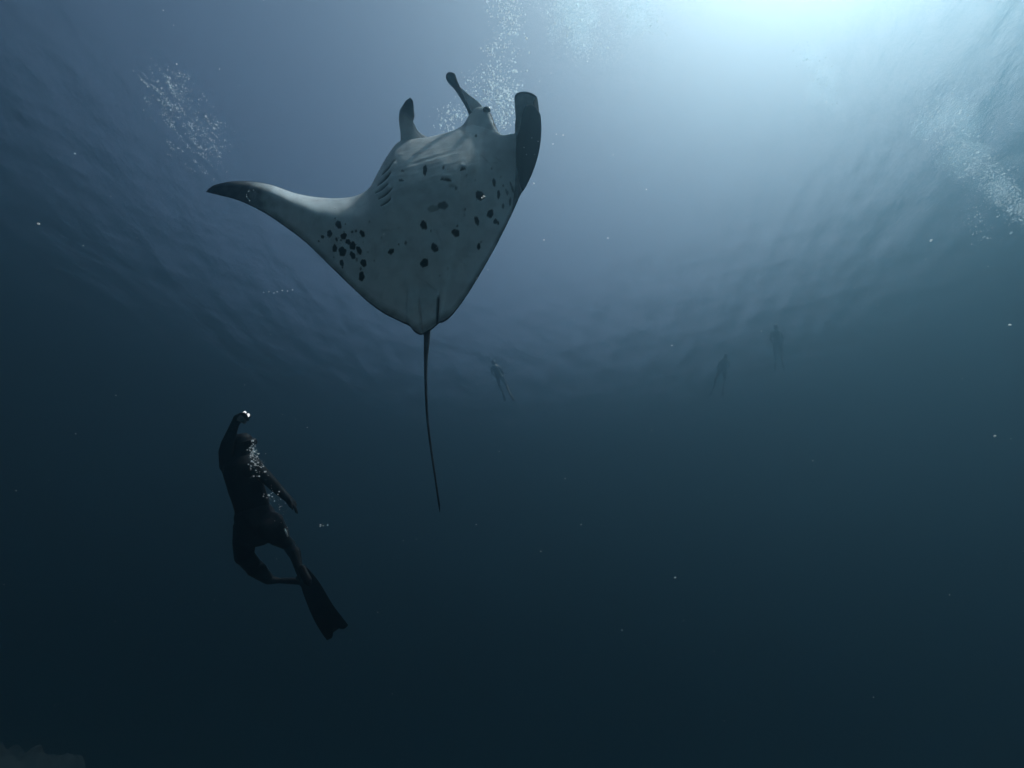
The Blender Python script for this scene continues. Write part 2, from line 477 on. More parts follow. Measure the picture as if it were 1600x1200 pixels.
# eye on the right corner of the head
m_eye, n, l = new_mat("manta_eye")
out = n.new("ShaderNodeOutputMaterial"); bs = n.new("ShaderNodeBsdfPrincipled")
bs.inputs["Base Color"].default_value = (0.008, 0.01, 0.012, 1); bs.inputs["Roughness"].default_value = 0.15
l.new(bs.outputs[0], out.inputs["Surface"])
bm = bmesh.new(); bmesh.ops.create_uvsphere(bm, u_segments=24, v_segments=16, radius=6.8 * m_px)
for vv in bm.verts: vv.co.x *= 1.0; vv.co.y *= 0.8
me = bpy.data.meshes.new("eye"); bm.to_mesh(me); bm.free(); me.materials.append(m_eye)
me.polygons.foreach_set("use_smooth", [True] * len(me.polygons))
eye = bpy.data.objects.new("eye", me); COL.objects.link(eye); eye.parent = manta
eye.location = px(760.5, 172, led(758) - 0.05) - origin

# ------------------------------------------------------------------ divers
def principled(name, color, rough=0.6, spec_ior=1.3, noise=0.0, scale=20):
    m, n, l = new_mat(name)
    out = n.new("ShaderNodeOutputMaterial"); bs = n.new("ShaderNodeBsdfPrincipled")
    bs.inputs["Roughness"].default_value = rough
    bs.inputs["IOR"].default_value = spec_ior
    if noise:
        no = n.new("ShaderNodeTexNoise"); no.inputs["Scale"].default_value = scale; no.inputs["Detail"].default_value = 5
        tc = n.new("ShaderNodeTexCoord"); l.new(tc.outputs["Object"], no.inputs["Vector"])
        rp = n.new("ShaderNodeValToRGB")
        rp.color_ramp.elements[0].position = 0.3; rp.color_ramp.elements[1].position = 0.7
        rp.color_ramp.elements[0].color = tuple(c * (1 - noise) for c in color) + (1,)
        rp.color_ramp.elements[1].color = tuple(c * (1 + noise) for c in color) + (1,)
        l.new(no.outputs[0], rp.inputs[0]); l.new(rp.outputs[0], bs.inputs["Base Color"])
    else:
        bs.inputs["Base Color"].default_value = tuple(color) + (1,)
    l.new(bs.outputs[0], out.inputs["Surface"])
    return m

M_SUIT = principled("black_neoprene", (0.010, 0.011, 0.013), 0.6, 1.2, 0.3, 30)
M_RUBBER = principled("black_rubber", (0.008, 0.008, 0.010), 0.5, 1.2, 0.2, 25)
M_SKIN = principled("skin", (0.22, 0.13, 0.09), 0.55, 1.3, 0.15, 25)
M_SHORTS = principled("dark_shorts_cloth", (0.018, 0.018, 0.022), 0.85, 1.2, 0.35, 18)
M_PALE = principled("pale_strip_surface", (0.62, 0.64, 0.66), 0.7, 1.2, 0.1, 20)
M_GLASS = principled("mask_lens", (0.05, 0.07, 0.08), 0.08, 1.5)
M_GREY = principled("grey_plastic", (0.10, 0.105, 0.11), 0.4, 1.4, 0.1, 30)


def capsule_into(bm, a, b, ra, rb, seg=14, sq=None):
    """Tapered capsule from a to b (world), appended to bm; sq = (axis, factor) flattens its section."""
    a, b = Vector(a), Vector(b)
    ax_ = (b - a)
    L = max(ax_.length, 1e-5); t = ax_ / L
    ref = Vector((0, 1, 0.3)) if abs(t.dot(Vector((0, 1, 0.3)).normalized())) < 0.9 else Vector((1, 0, 0))
    if sq:
        ref = Vector(sq[0])
    u = t.cross(ref).normalized(); w = u.cross(t).normalized()
    rings = []
    st = []
    for k in range(5):
        th = math.pi / 2 * (1 - k / 4.0)
        st.append((-math.sin(th) * ra, math.cos(th) * ra))
    for k in range(1, 4):
        f = k / 4.0
        st.append((L * f, ra + (rb - ra) * f))
    for k in range(5):
        th = math.pi / 2 * (k / 4.0)
        st.append((L + math.sin(th) * rb, math.cos(th) * rb))
    fl = sq[1] if sq else 1.0
    for (d, r) in st:
        r = max(r, 1e-4)
        rings.append([bm.verts.new(a + t * d + u * (math.cos(2 * math.pi * j / seg) * r) + w * (math.sin(2 * math.pi * j / seg) * r * fl)) for j in range(seg)])
    for r0, r1 in zip(rings[:-1], rings[1:]):
        for j in range(seg):
            bm.faces.new((r0[j], r0[(j + 1) % seg], r1[(j + 1) % seg], r1[j]))
    bm.faces.new(rings[0][::-1]); bm.faces.new(rings[-1])


def fuse(name, bm, voxel, mat, smooth_it=6, parent=None):
    """Grow one continuous skin over everything in bm."""
    bmesh.ops.recalc_face_normals(bm, faces=bm.faces)
    me = bpy.data.meshes.new(name + "_src"); bm.to_mesh(me); bm.free()
    tmp = bpy.data.objects.new(name + "_src", me); COL.objects.link(tmp)
    r = tmp.modifiers.new("r", 'REMESH'); r.mode = 'VOXEL'; r.voxel_size = voxel
    s = tmp.modifiers.new("s", 'SMOOTH'); s.factor = 0.5; s.iterations = smooth_it
    dg = bpy.context.evaluated_depsgraph_get()
    ev = tmp.evaluated_get(dg)
    nm = bpy.data.meshes.new_from_object(ev)
    nm.name = name
    bpy.data.objects.remove(tmp); bpy.data.meshes.remove(me)
    nm.polygons.foreach_set("use_smooth", [True] * len(nm.polygons))
    nm.materials.clear(); nm.materials.append(mat)
    o = bpy.data.objects.new(name, nm); COL.objects.link(o)
    if parent: o.parent = parent
    return o


def rebase(o, origin):
    o.data.transform(Matrix.Translation(-origin)); o.location = origin


DD = 4.6
K = DD / FPX
def dp(cx, cyy, dz=0.0):
    """A point on the diver from its place in the enlarged study crop."""
    return px(300 + cx * 0.325, 620 + cyy * 0.325, DD + dz)
def rr(c):                      # crop pixels -> metres
    return c * 0.325 * K

VD = (dp(300, 500) - Vector((0, 0, CAM_Z))).normalized()      # line of sight to the diver
bm = bmesh.new()
# torso: chest, waist, pelvis, flattened front to back
sqv = (VD, 0.72)
capsule_into(bm, dp(208, 335), dp(292, 345), rr(62), rr(50), sq=sqv)      # shoulders and chest
capsule_into(bm, dp(245, 350), dp(262, 450), rr(84), rr(74), seg=18, sq=sqv)
capsule_into(bm, dp(262, 440), dp(295, 540), rr(74), rr(75), seg=18, sq=sqv)
capsule_into(bm, dp(290, 540), dp(310, 600), rr(75), rr(86), seg=18, sq=sqv)
capsule_into(bm, dp(172, 330), dp(210, 350), rr(36), rr(56))
capsule_into(bm, dp(290, 350), dp(318, 360), rr(52), rr(34))
# neck and head (hooded), tilted back to look up
capsule_into(bm, dp(236, 315), dp(242, 255), rr(36), rr(34))
capsule_into(bm, dp(240, 226, .01), dp(246, 214, .0), rr(46), rr(42))
capsule_into(bm, dp(226, 212, .02), dp(250, 216, .0), rr(36), rr(38))
capsule_into(bm, dp(256, 240, .02), dp(266, 245, .04), rr(34), rr(26))
capsule_into(bm, dp(278, 232, .05), dp(286, 226, .06), rr(8), rr(6))       # nose
# raised arm
capsule_into(bm, dp(172, 318), dp(163, 262, -.10), rr(36), rr(30))
capsule_into(bm, dp(163, 262, -.10), dp(172, 220, -.14), rr(30), rr(27))
capsule_into(bm, dp(172, 220, -.14), dp(206, 132, -.20), rr(26), rr(18))
capsule_into(bm, dp(206, 132, -.20), dp(222, 104, -.21), rr(18), rr(21), sq=(VD, .7))
# lowered arm
capsule_into(bm, dp(322, 358), dp(372, 402, .03), rr(34), rr(28))
capsule_into(bm, dp(372, 402, .03), dp(410, 442, .05), rr(28), rr(25))
capsule_into(bm, dp(410, 442, .05), dp(468, 496, .04), rr(24), rr(16))
capsule_into(bm, dp(468, 496, .04), dp(484, 518, .04), rr(17), rr(19), sq=(VD, .6))
# legs
capsule_into(bm, dp(268, 620), dp(254, 700, -.05), rr(62), rr(52))
capsule_into(bm, dp(252, 700, -.05), dp(250, 765, -.08), rr(50), rr(42))
capsule_into(bm, dp(254, 768, -.08), dp(302, 822, .02), rr(40), rr(37))
capsule_into(bm, dp(302, 822, .02), dp(362, 872, .12), rr(40), rr(27))
capsule_into(bm, dp(335, 820, .0), dp(345, 838, .05), rr(20), rr(20))
capsule_into(bm, dp(368, 880, .12), dp(420, 884, .16), rr(22), rr(13))
capsule_into(bm, dp(420, 884, .16), dp(470, 884, .20), rr(13), rr(16))
capsule_into(bm, dp(470, 884, .20), dp(528, 888, .22), rr(16), rr(17))
capsule_into(bm, dp(368, 620), dp(412, 672, .06), rr(68), rr(44))
capsule_into(bm, dp(412, 672, .06), dp(466, 712, .16), rr(44), rr(28))
capsule_into(bm, dp(466, 712, .16), dp(488, 748, .15), rr(30), rr(28))
capsule_into(bm, dp(492, 748, .15), dp(502, 780, .12), rr(29), rr(24))
capsule_into(bm, dp(502, 780, .12), dp(519, 842, .06), rr(24), rr(18))
capsule_into(bm, dp(519, 842, .06), dp(532, 880, .02), rr(17), rr(15))
# fingers: the raised hand closes round the camera, the lowered one hangs relaxed
for k, (dx, dy) in enumerate(((0, 0), (4, 7), (7, 15), (8, 23))):
    a = dp(228 + dx * .2, 84 + dy, -.245); b = dp(250 + dx, 80 + dy * 1.1, -.29); c = dp(262 + dx, 88 + dy * 1.05, -.285)
    capsule_into(bm, dp(222, 100, -.22), a, rr(8), rr(6), seg=10)
    capsule_into(bm, a, b, rr(6.2), rr(5.6), seg=10); capsule_into(bm, b, c, rr(5.6), rr(4.8), seg=10)
capsule_into(bm, dp(224, 112, -.20), dp(248, 116, -.20), rr(8), rr(6.5), seg=10)
capsule_into(bm, dp(248, 116, -.20), dp(264, 106, -.21), rr(6.5), rr(5.2), seg=10)
for k, (ex, ey, dz) in enumerate(((500, 556, .02), (506, 560, .045), (503, 556, .07), (496, 546, .09))):
    m0 = dp(484 + 3 * k * .6, 520, .02 + .02 * k); m1 = dp((484 + ex) / 2 + 5, (520 + ey) / 2, dz)
    capsule_into(bm, m0, m1, rr(7.0), rr(6.0), seg=10); capsule_into(bm, m1, dp(ex, ey, dz + .012), rr(6.0), rr(4.6), seg=10)
capsule_into(bm, dp(474, 500, .01), dp(478, 526, -.02), rr(7.5), rr(6), seg=10); capsule_into(bm, dp(478, 526, -.02), dp(484, 540, -.02), rr(6), rr(4.8), seg=10)
person = fuse("person", bm, 0.0075, M_SUIT, 2)
D0 = dp(300, 520)
rebase(person, D0)
tag(person, "diver in black wetsuit and long fins swimming upward with one arm raised", "person")
# face: the open patch of the hood
person.data.materials.append(M_SKIN)
fc = dp(272, 238, .06)
for p in person.data.polygons:
    w = p.center + D0
    if (w - fc).length < 0.055:
        p.material_index = 1


def child(o, parent=person):
    """Hang a part built in world coordinates under its thing."""
    o.data.transform(Matrix.Translation(-parent.location))
    o.parent = parent
    return o


def bm_obj(name, bm, mat, smooth=True):
    bmesh.ops.recalc_face_normals(bm, faces=bm.faces)
    me = bpy.data.meshes.new(name); bm.to_mesh(me); bm.free()
    if smooth: me.polygons.foreach_set("use_smooth", [True] * len(me.polygons))
    me.materials.append(mat)
    o = bpy.data.objects.new(name, me); COL.objects.link(o)
    return o

# shorts over the wetsuit
bm = bmesh.new()
sqs = (VD, 0.80)
capsule_into(bm, dp(300, 575), dp(318, 622), rr(86), rr(95), seg=20, sq=sqs)
capsule_into(bm, dp(272, 620), dp(256, 690, -.05), rr(62), rr(54), seg=18)
capsule_into(bm, dp(372, 622), dp(414, 664, .06), rr(70), rr(50), seg=18)
child(fuse("shorts", bm, 0.010, M_SHORTS, 3))
bm = bmesh.new()
capsule_into(bm, dp(446, 636, .01), dp(451, 648, .01), rr(5), rr(5.5), seg=8)
capsule_into(bm, dp(451, 648, .01), dp(460, 672, .04), rr(5.5), rr(3), seg=8)
child(fuse("pale_strip", bm, 0.004, M_PALE, 2))  # small pale strip at the hip
# dive mask: skirt, lens, strap
fwd = (dp(300, 205, .16) - dp(246, 225)).normalized()
bm = bmesh.new()
c0 = dp(273, 222, .055)
up_ = (dp(232, 178) - dp(246, 230)).normalized(); sd = fwd.cross(up_).normalized(); up_ = sd.cross(fwd)
def oval(bm, c, w, h, d0, d1, n_=22, pw=3.0):
    rings = []
    for d, s in ((d0, 1.0), (d1, .9)):
        ring = []
        for j in range(n_):
            t = 2 * math.pi * j / n_
            cx_ = math.copysign(abs(math.cos(t)) ** (2 / pw), math.cos(t)) * w * s
            cy_ = math.copysign(abs(math.sin(t)) ** (2 / pw), math.sin(t)) * h * s
            ring.append(bm.verts.new(c + sd * cx_ + up_ * cy_ + fwd * d))
        rings.append(ring)
    for j in range(n_):
        bm.faces.new((rings[0][j], rings[0][(j + 1) % n_], rings[1][(j + 1) % n_], rings[1][j]))
    bm.faces.new(rings[0][::-1]); bm.faces.new(rings[1])
oval(bm, c0, .085, .045, -.03, .03)
mask = child(bm_obj("dive_mask", bm, M_RUBBER, False))
for sgn in (-1, 1):
    bm = bmesh.new(); oval(bm, c0 + sd * (.041 * sgn), .034, .032, .024, .034)
    lens_ = bm_obj("lens", bm, M_GLASS, False)
    lens_.data.transform(Matrix.Translation(-person.location)); lens_.parent = mask
bm = bmesh.new()
for j in range(24):
    a0 = 2 * math.pi * j / 24; a1 = 2 * math.pi * (j + 1) / 24
    hc = dp(246, 222, .01)
    P0 = hc + fwd * math.cos(a0) * .108 + sd * math.sin(a0) * .104 + up_ * .01
    P1 = hc + fwd * math.cos(a1) * .108 + sd * math.sin(a1) * .104 + up_ * .01
    if math.cos(a0) < .55:
        capsule_into(bm, P0, P1, .012, .012, seg=6)
strap = child(fuse("mask_strap", bm, 0.006, M_RUBBER, 1))

# long blade fins
def fin(centre, widths, thick, face, name="swim_fin"):
    """centre: world points heel -> blade end; widths metres; face: normal of the blade."""
    bm = bmesh.new()
    P = catmull(np.hstack([np.array([list(c) for c in centre]), np.zeros((len(centre), 1)), np.array(widths)[:, None], np.array(thick)[:, None]]), [8] * (len(centre) - 1))
    nv_ = 15
    rows = []
    fz = Vector(face).normalized()
    for k in range(len(P)):
        p = Vector(P[k, :3])
        t = Vector(P[min(k + 1, len(P) - 1), :3]) - Vector(P[max(k - 1, 0), :3]); t.normalize()
        s = t.cross(fz).normalized(); nrm = s.cross(t).normalized()
        w = P[k, 4]; th = P[k, 5]
        ring = []
        endk = max(0.0, (k - (len(P) - 6)) / 5.0)
        for side in (1, -1):
            js = range(nv_) if side == 1 else range(nv_ - 1, -1, -1)
            for j in js:
                q = 2 * j / (nv_ - 1) - 1
                rail = 0.5 * math.exp(-((abs(q) - .94) / .07) ** 2) + 0.16 * math.exp(-(q / .10) ** 2)
                notch = -0.085 * math.exp(-(q / .30) ** 2) + 0.03 * (1 - abs(abs(q) - .6))
                ring.append(bm.verts.new(p + s * (w * q) + nrm * (side * th * (0.35 + rail) * (1 if abs(q) < .999 else .6)) + t * (notch * endk)))
        rows.append(ring)
    m_ = len(rows[0])
    for r0, r1 in zip(rows[:-1], rows[1:]):
        for j in range(m_):
            bm.faces.new((r0[j], r0[(j + 1) % m_], r1[(j + 1) % m_], r1[j]))
    bm.faces.new(rows[0][::-1]); bm.faces.new(rows[-1])
    f = child(bm_obj(name, bm, M_RUBBER))
    md = f.modifiers.new("edge", 'EDGE_SPLIT'); md.split_angle = math.radians(50)
    # foot pocket
    b2 = bmesh.new()
    c = [Vector(x) for x in centre]
    capsule_into(b2, c[0] + (c[0] - c[1]) * .2, c[1], widths[0] * .9, widths[1] * .62, seg=16, sq=(fz, .75))
    capsule_into(b2, c[1], c[1].lerp(c[2], .45), widths[1] * .62, widths[1] * .30, seg=16, sq=(fz, .55))
    pk = fuse("foot_pocket", b2, 0.008, M_RUBBER, 2)
    pk.data.transform(Matrix.Translation(-person.location)); pk.parent = f
    return f

fin([dp(533, 836, .04), dp(556, 882, .0), dp(582, 935, -.03), dp(632, 1035, -.06), dp(674, 1098, -.05), dp(696, 1128, -.02)],
    [rr(22), rr(34), rr(42), rr(49), rr(53), rr(54)], [.020, .014, .009, .006, .005, .004], VD + Vector((.25, 0, 0)))
fin([dp(522, 880, .22), dp(560, 910, .22), dp(592, 958, .20), dp(634, 1040, .14), dp(668, 1090, .14), dp(686, 1116, .16)],
    [rr(20), rr(28), rr(34), rr(42), rr(46), rr(47)], [.020, .014, .009, .006, .005, .004], VD + Vector((.35, 0, .1)))

# the small camera in the raised hand
camera_rig = bpy.data.objects.new("action_camera", None); COL.objects.link(camera_rig)
CR = dp(252, 98, -.275); camera_rig.location = CR
tag(camera_rig, "small action camera with two bright glints in the diver's raised hand", "camera")
cr_r = (dp(270, 106, -.275) - dp(245, 94, -.275)).normalized()
cr_f = -VD; cr_f = (cr_f - cr_r * cr_f.dot(cr_r)).normalized(); cr_u = cr_f.cross(cr_r)
R3 = Matrix((cr_r, cr_f, cr_u)).transposed()
def rig_box(name, sx, sy, sz, at, mat, bev=.004, parent=None, rot=0.0):
    b = bmesh.new(); bmesh.ops.create_cube(b, size=1.0)
    bmesh.ops.scale(b, vec=(sx, sy, sz), verts=b.verts)
    bmesh.ops.bevel(b, geom=b.edges[:], offset=bev, segments=2, affect='EDGES')
    bmesh.ops.rotate(b, cent=(0, 0, 0), matrix=Matrix.Rotation(rot, 3, 'Y'), verts=b.verts)
    bmesh.ops.transform(b, matrix=Matrix.Translation(R3 @ Vector(at)) @ R3.to_4x4(), verts=b.verts)
    o = bm_obj(name, b, mat, False); o.parent = parent or camera_rig
    return o
def rig_disc(name, r, d, at, mat, sx=1.0, sz=1.0, parent=None, rot=0.0):
    b = bmesh.new(); bmesh.ops.create_cone(b, cap_ends=True, segments=20, radius1=r, radius2=r * .92, depth=d)
    bmesh.ops.rotate(b, cent=(0, 0, 0), matrix=Matrix.Rotation(-math.pi / 2, 3, 'X'), verts=b.verts)
    bmesh.ops.scale(b, vec=(sx, 1, sz), verts=b.verts)
    bmesh.ops.rotate(b, cent=(0, 0, 0), matrix=Matrix.Rotation(rot, 3, 'Y'), verts=b.verts)
    bmesh.ops.transform(b, matrix=Matrix.Translation(R3 @ Vector(at)) @ R3.to_4x4(), verts=b.verts)
    o = bm_obj(name, b, mat, False); o.parent = parent or camera_rig
    return o
m_glint, n, l = new_mat("glowing_glint")
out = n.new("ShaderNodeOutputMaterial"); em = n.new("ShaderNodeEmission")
em.inputs["Color"].default_value = (0.93, 0.98, 1.0, 1); em.inputs["Strength"].default_value = 0.85  # emission stands in for light reflected off the camera
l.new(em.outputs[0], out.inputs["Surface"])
rig_box("housing", .085, .040, .062, (0, 0, -.026), M_GREY, .006)
rig_disc("lens", .019, .016, (.012, .026, -.034), M_GLASS)
rig_box("handle", .020, .024, .075, (-.012, 0, -.088), M_RUBBER, .005)
rig_box("glint_bracket", .075, .016, .010, (.002, 0, .010), M_RUBBER, .002)  # bracket and mounts are added, only to carry the glowing reflections
lh = rig_box("glint_mount", .034, .020, .042, (-.018, .004, .034), M_RUBBER, .004, rot=.25)
rig_box("glint_face", .027, .006, .036, (-.018, .018, .034), m_glint, .004, parent=lh, rot=.25)
lh = rig_disc("glint_mount", .019, .026, (.026, .002, .030), M_RUBBER, .85, 1.15, rot=-.5)
rig_disc("glint_face", .016, .006, (.026, .019, .030), m_glint, .85, 1.15, parent=lh, rot=-.5)

# ------------------------------------------------------------------ far swimmers hanging upright under the surface
def far_swimmer(x, ytop, ybot, d, lean, sep, label):
    def q(u, t, dz=0.0):           # u across in body heights, t 0 head .. 1 feet
        h = ybot - ytop
        return px(x + u * h + lean * (t - .3), ytop + t * h, d + dz)
    s = (ybot - ytop) * d / FPX
    b = bmesh.new()
    capsule_into(b, q(0, .05), q(0, .09), .055 * s, .05 * s)
    capsule_into(b, q(0, .13), q(0, .18), .03 * s, .035 * s)
    capsule_into(b, q(-.06, .19), q(.06, .19), .045 * s, .045 * s)
    capsule_into(b, q(0, .20), q(.005, .42), .085 * s, .075 * s)
    capsule_into(b, q(-.03, .43), q(.04, .43), .065 * s, .065 * s)
    for sg in (-1, 1):
        capsule_into(b, q(.10 * sg, .20), q(.145 * sg, .34, .1), .032 * s, .026 * s)
        capsule_into(b, q(.145 * sg, .34, .1), q(.10 * sg + sep * .2, .45, -.05), .026 * s, .018 * s)
        capsule_into(b, q(.10 * sg + sep * .2, .45, -.05), q(.09 * sg + sep * .2, .49, -.08), .02 * s, .012 * s)
        capsule_into(b, q(.045 * sg, .45), q((.05 + sep) * sg, .64, .15 * sg), .055 * s, .038 * s)
        capsule_into(b, q((.05 + sep) * sg, .64, .15 * sg), q((.045 + sep) * sg, .82, -.2 * sg), .038 * s, .022 * s)
        capsule_into(b, q((.045 + sep) * sg, .82, -.2 * sg), q((.06 + sep) * sg, .87, -.3 * sg), .025 * s, .03 * s, sq=(VD, .5))
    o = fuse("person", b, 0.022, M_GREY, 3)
    rebase(o, q(0, .5))
    tag(o, label, "person", "distant swimmers under the surface")
    for sg in (-1, 1):
        b = bmesh.new()
        a, c = q((.06 + sep) * sg, .86, -.3 * sg), q((.075 + sep) * sg, 1.0, -.45 * sg)
        capsule_into(b, a, c, .03 * s, .055 * s, sq=(VD, .25))
        f = fuse("swim_fin", b, 0.02, M_RUBBER, 1)
        f.data.transform(Matrix.Translation(-o.location)); f.parent = o
far_swimmer(1214, 506, 576, 24.5, 6, .02, "faint distant swimmer, rightmost and highest of the three hazy silhouettes")
far_swimmer(1131, 552, 616, 24.5, -16, .07, "faint distant swimmer, middle of the three hazy silhouettes")
far_swimmer(777, 562, 624, 24.5, 26, .04, "faint distant swimmer right of the manta tail, leftmost hazy silhouette")

# ------------------------------------------------------------------ reef at lower left
m_reef, n, l = new_mat("reef_rock")
out = n.new("ShaderNodeOutputMaterial"); bs = n.new("ShaderNodeBsdfPrincipled")
no = n.new("ShaderNodeTexNoise"); no.inputs["Scale"].default_value = 1.6; no.inputs["Detail"].default_value = 8
rp = n.new("ShaderNodeValToRGB")
rp.color_ramp.elements[0].color = (0.012, 0.015, 0.014, 1); rp.color_ramp.elements[1].color = (0.09, 0.095, 0.09, 1)
rp.color_ramp.elements[0].position = .38; rp.color_ramp.elements[1].position = .68
l.new(no.outputs[0], rp.inputs[0]); l.new(rp.outputs[0], bs.inputs["Base Color"]); bs.inputs["Roughness"].default_value = .95
geo = n.new("ShaderNodeNewGeometry"); l.new(geo.outputs["Position"], no.inputs["Vector"])
l.new(bs.outputs[0], out.inputs["Surface"])
from mathutils import noise as mnoise
RX, RY = np.linspace(-32, -3, 260), np.linspace(6.0, 33, 250)
verts, faces = [], []
for yy in RY:
    for xx in RX:
        dist = math.hypot((xx + 17.0) / 10.5, (yy - 19.0) / 9.5)
        h = 5.0 * max(0.0, 1 - dist ** 2.2)
        p = Vector((xx * .32, yy * .32, 0))
        h += (mnoise.fractal(p, 1.0, 2.1, 5) * 0.95 + abs(mnoise.noise(p * 3.1)) * 0.6 + abs(mnoise.noise(p * 6.5)) * 0.28) * (0.35 + min(1.0, max(0, 1.15 - dist)))
        ed = min(xx + 32, -3 - xx, yy - 6.0, 33 - yy)
        verts.append((xx, yy, -25.25 + h - (0.9 if ed < .3 else 0)))
nx_ = len(RX)
for j in range(len(RY) - 1):
    for i_ in range(nx_ - 1):
        a = j * nx_ + i_
        faces.append((a, a + 1, a + nx_ + 1, a + nx_))
reef = link_mesh("reef", verts, faces, m_reef)
tag(reef, kind="structure")

# ------------------------------------------------------------------ bubbles, foam and drifting specks
m_bub, n, l = new_mat("air_bubble")
out = n.new("ShaderNodeOutputMaterial")
tl = n.new("ShaderNodeBsdfTranslucent"); tl.inputs["Color"].default_value = (0.84, 0.95, 1, 1)
tr = n.new("ShaderNodeBsdfTransparent")
m1 = n.new("ShaderNodeMixShader"); m1.inputs[0].default_value = 0.8
l.new(tr.outputs[0], m1.inputs[1]); l.new(tl.outputs[0], m1.inputs[2])
l.new(m1.outputs[0], out.inputs["Surface"])
m_speck, n, l = new_mat("white_speck")
out = n.new("ShaderNodeOutputMaterial")
tl = n.new("ShaderNodeBsdfTranslucent"); tl.inputs["Color"].default_value = (1, 1, 1, 1)
df = n.new("ShaderNodeBsdfDiffuse"); df.inputs["Color"].default_value = (.95, .95, .95, 1)
m1 = n.new("ShaderNodeMixShader"); m1.inputs[0].default_value = 0.4
l.new(tl.outputs[0], m1.inputs[1]); l.new(df.outputs[0], m1.inputs[2]); l.new(m1.outputs[0], out.inputs["Surface"])

# rising bubbles are little domes, open below
ICO_V = [(0, 0, 1.0)]; ICO_F = []
for q_, (zr, rr_) in enumerate(((.72, .70), (.05, 1.0))):
    for j in range(6):
        a_ = (j + .5 * q_) * math.pi / 3
        ICO_V.append((math.cos(a_) * rr_, math.sin(a_) * rr_, zr))
for j in range(6):
    k_ = (j + 1) % 6
    ICO_F += [(0, 1 + j, 1 + k_), (1 + j, 7 + j, 1 + k_), (1 + k_, 7 + j, 7 + k_)]
ICO_V = np.array(ICO_V); ICO_F = np.array(ICO_F)
def swarm(name, pts, radii, mat, label, cat, seed=1):
    r = np.random.default_rng(seed)
    pts = np.asarray(pts, float); radii = np.asarray(radii, float)
    st = r.uniform(0.75, 1.25, (len(pts), 3))
    Vv = (pts[:, None, :] + ICO_V[None] * (radii[:, None] * st)[:, None, :]).reshape(-1, 3)
    Ff = (ICO_F[None] + (np.arange(len(pts)) * len(ICO_V))[:, None, None]).reshape(-1, 3)
    o = link_mesh(name, Vv.tolist(), Ff.tolist(), mat)
    tag(o, label, cat, kind="stuff")
    return o
rg = np.random.default_rng(42)
def P_(x, y, d): return unproject(np.asarray(x, float), np.asarray(y, float), np.asarray(d, float))

# plume rising past the manta's head
x, y = [], []
def blob(cx, cy_, sx, sy, n_, ang=0.0):
    a = rg.normal(0, 1, n_) * sx; b = rg.normal(0, 1, n_) * sy
    n_ = len(a); x.extend(cx + a * math.cos(ang) - b * math.sin(ang)); y.extend(cy_ + a * math.sin(ang) + b * math.cos(ang))
blob(787, 150, 17, 16, 420); blob(783, 180, 15, 16, 320); blob(770, 128, 22, 14, 180); blob(718, 178, 16, 10, 150); blob(700, 195, 12, 9, 80)
blob(792, 12, 13, 16, 300); blob(797, 40, 12, 12, 90); blob(785, 62, 12, 12, 70); blob(768, 78, 6, 10, 70); blob(800, 80, 10, 16, 70); blob(775, 105, 16, 14, 60)
blob(745, 170, 26, 20, 140); blob(800, 120, 18, 30, 60)
x = np.array(x); y = np.array(y)
d = rg.uniform(4.55, 5.3, len(x))
r = np.exp(rg.normal(-0.55, 0.58, len(x))) * 5 / FPX * 1.05
swarm("bubble_plume", P_(x, y, d), np.clip(r, .0022, .013), m_bub, "column of tiny air bubbles rising beside the manta's head", "bubbles", 1)
# bubbles breathed out beside the diver
x, y = [], []
blob(395, 689, 1.5, 1.5, 9); blob(394, 699, 3, 5, 36); blob(397, 710, 4.5, 5, 60); blob(400, 724, 7, 7, 60); blob(406, 742, 8, 9, 26); blob(425, 775, 7, 7, 26); blob(436, 792, 8, 5, 8); blob(437, 808, 8, 8, 7); blob(506, 821, 5, 2, 5)
d = rg.uniform(4.12, 4.36, len(x)); r = np.exp(rg.normal(-0.75, 0.6, len(x))) * 4.3 / FPX * 1.1; r[:9] *= 1.7
swarm("bubble_trail", P_(x, y, d), np.clip(r, .0015, .013), m_speck, "silvery bubbles trailing from the diver's face over the shoulder", "bubbles", 2)

# clouds of churned bubbles just under the surface
m_mist, n, l = new_mat("microbubble_mist")
out = n.new("ShaderNodeOutputMaterial")
pv = n.new("ShaderNodeVolumePrincipled")
pv.inputs["Color"].default_value = (0.80, 0.94, 1.0, 1)
pv.inputs["Density"].default_value = 0.5
pv.inputs["Anisotropy"].default_value = 0.86
l.new(pv.outputs[0], out.inputs["Volume"])
def cloud(spec, label, seed, rad=.0085, dist=9.5, mult=.7, mist=500):
    global x, y
    x, y = [], []
    for s in spec: blob(*s[:4], int(s[4] * mult), *s[5:])
    xx = np.array(x); yy = np.array(y)
    d = dist + rg.normal(0, .5, len(xx))
    r = np.exp(rg.normal(-0.3, 0.45, len(xx))) * rad
    r[rg.uniform(0, 1, len(r)) < .02] *= 2.2
    o = swarm("foam_cloud", P_(xx, yy, d), np.clip(r, .003, .05), m_bub, label, "sea foam", seed)
    if mist:
        bmm = bmesh.new()
        for (cx_, cy_, s0, s1, n_, *an) in spec:
            if n_ < mist: continue
            an = an[0] if an else 0.0
            for q_ in range(7):
                a_ = rg.normal(0, .8) * s0; b_ = rg.normal(0, .8) * s1
                c_ = px(cx_ + a_ * math.cos(an) - b_ * math.sin(an), cy_ + a_ * math.sin(an) + b_ * math.cos(an), dist + rg.normal(0, .12))
                c2 = c_ + Vector(rg.normal(0, .08, 3))
                r_ = rg.uniform(.55, 1.0) * min(s0, s1) * 1.0 * dist / FPX
                capsule_into(bmm, c_, c2, r_, r_ * .8, seg=10)
        ms = fuse("mist", bmm, .045, m_mist, 14)
        ms.parent = o; ms["kind"] = "stuff"
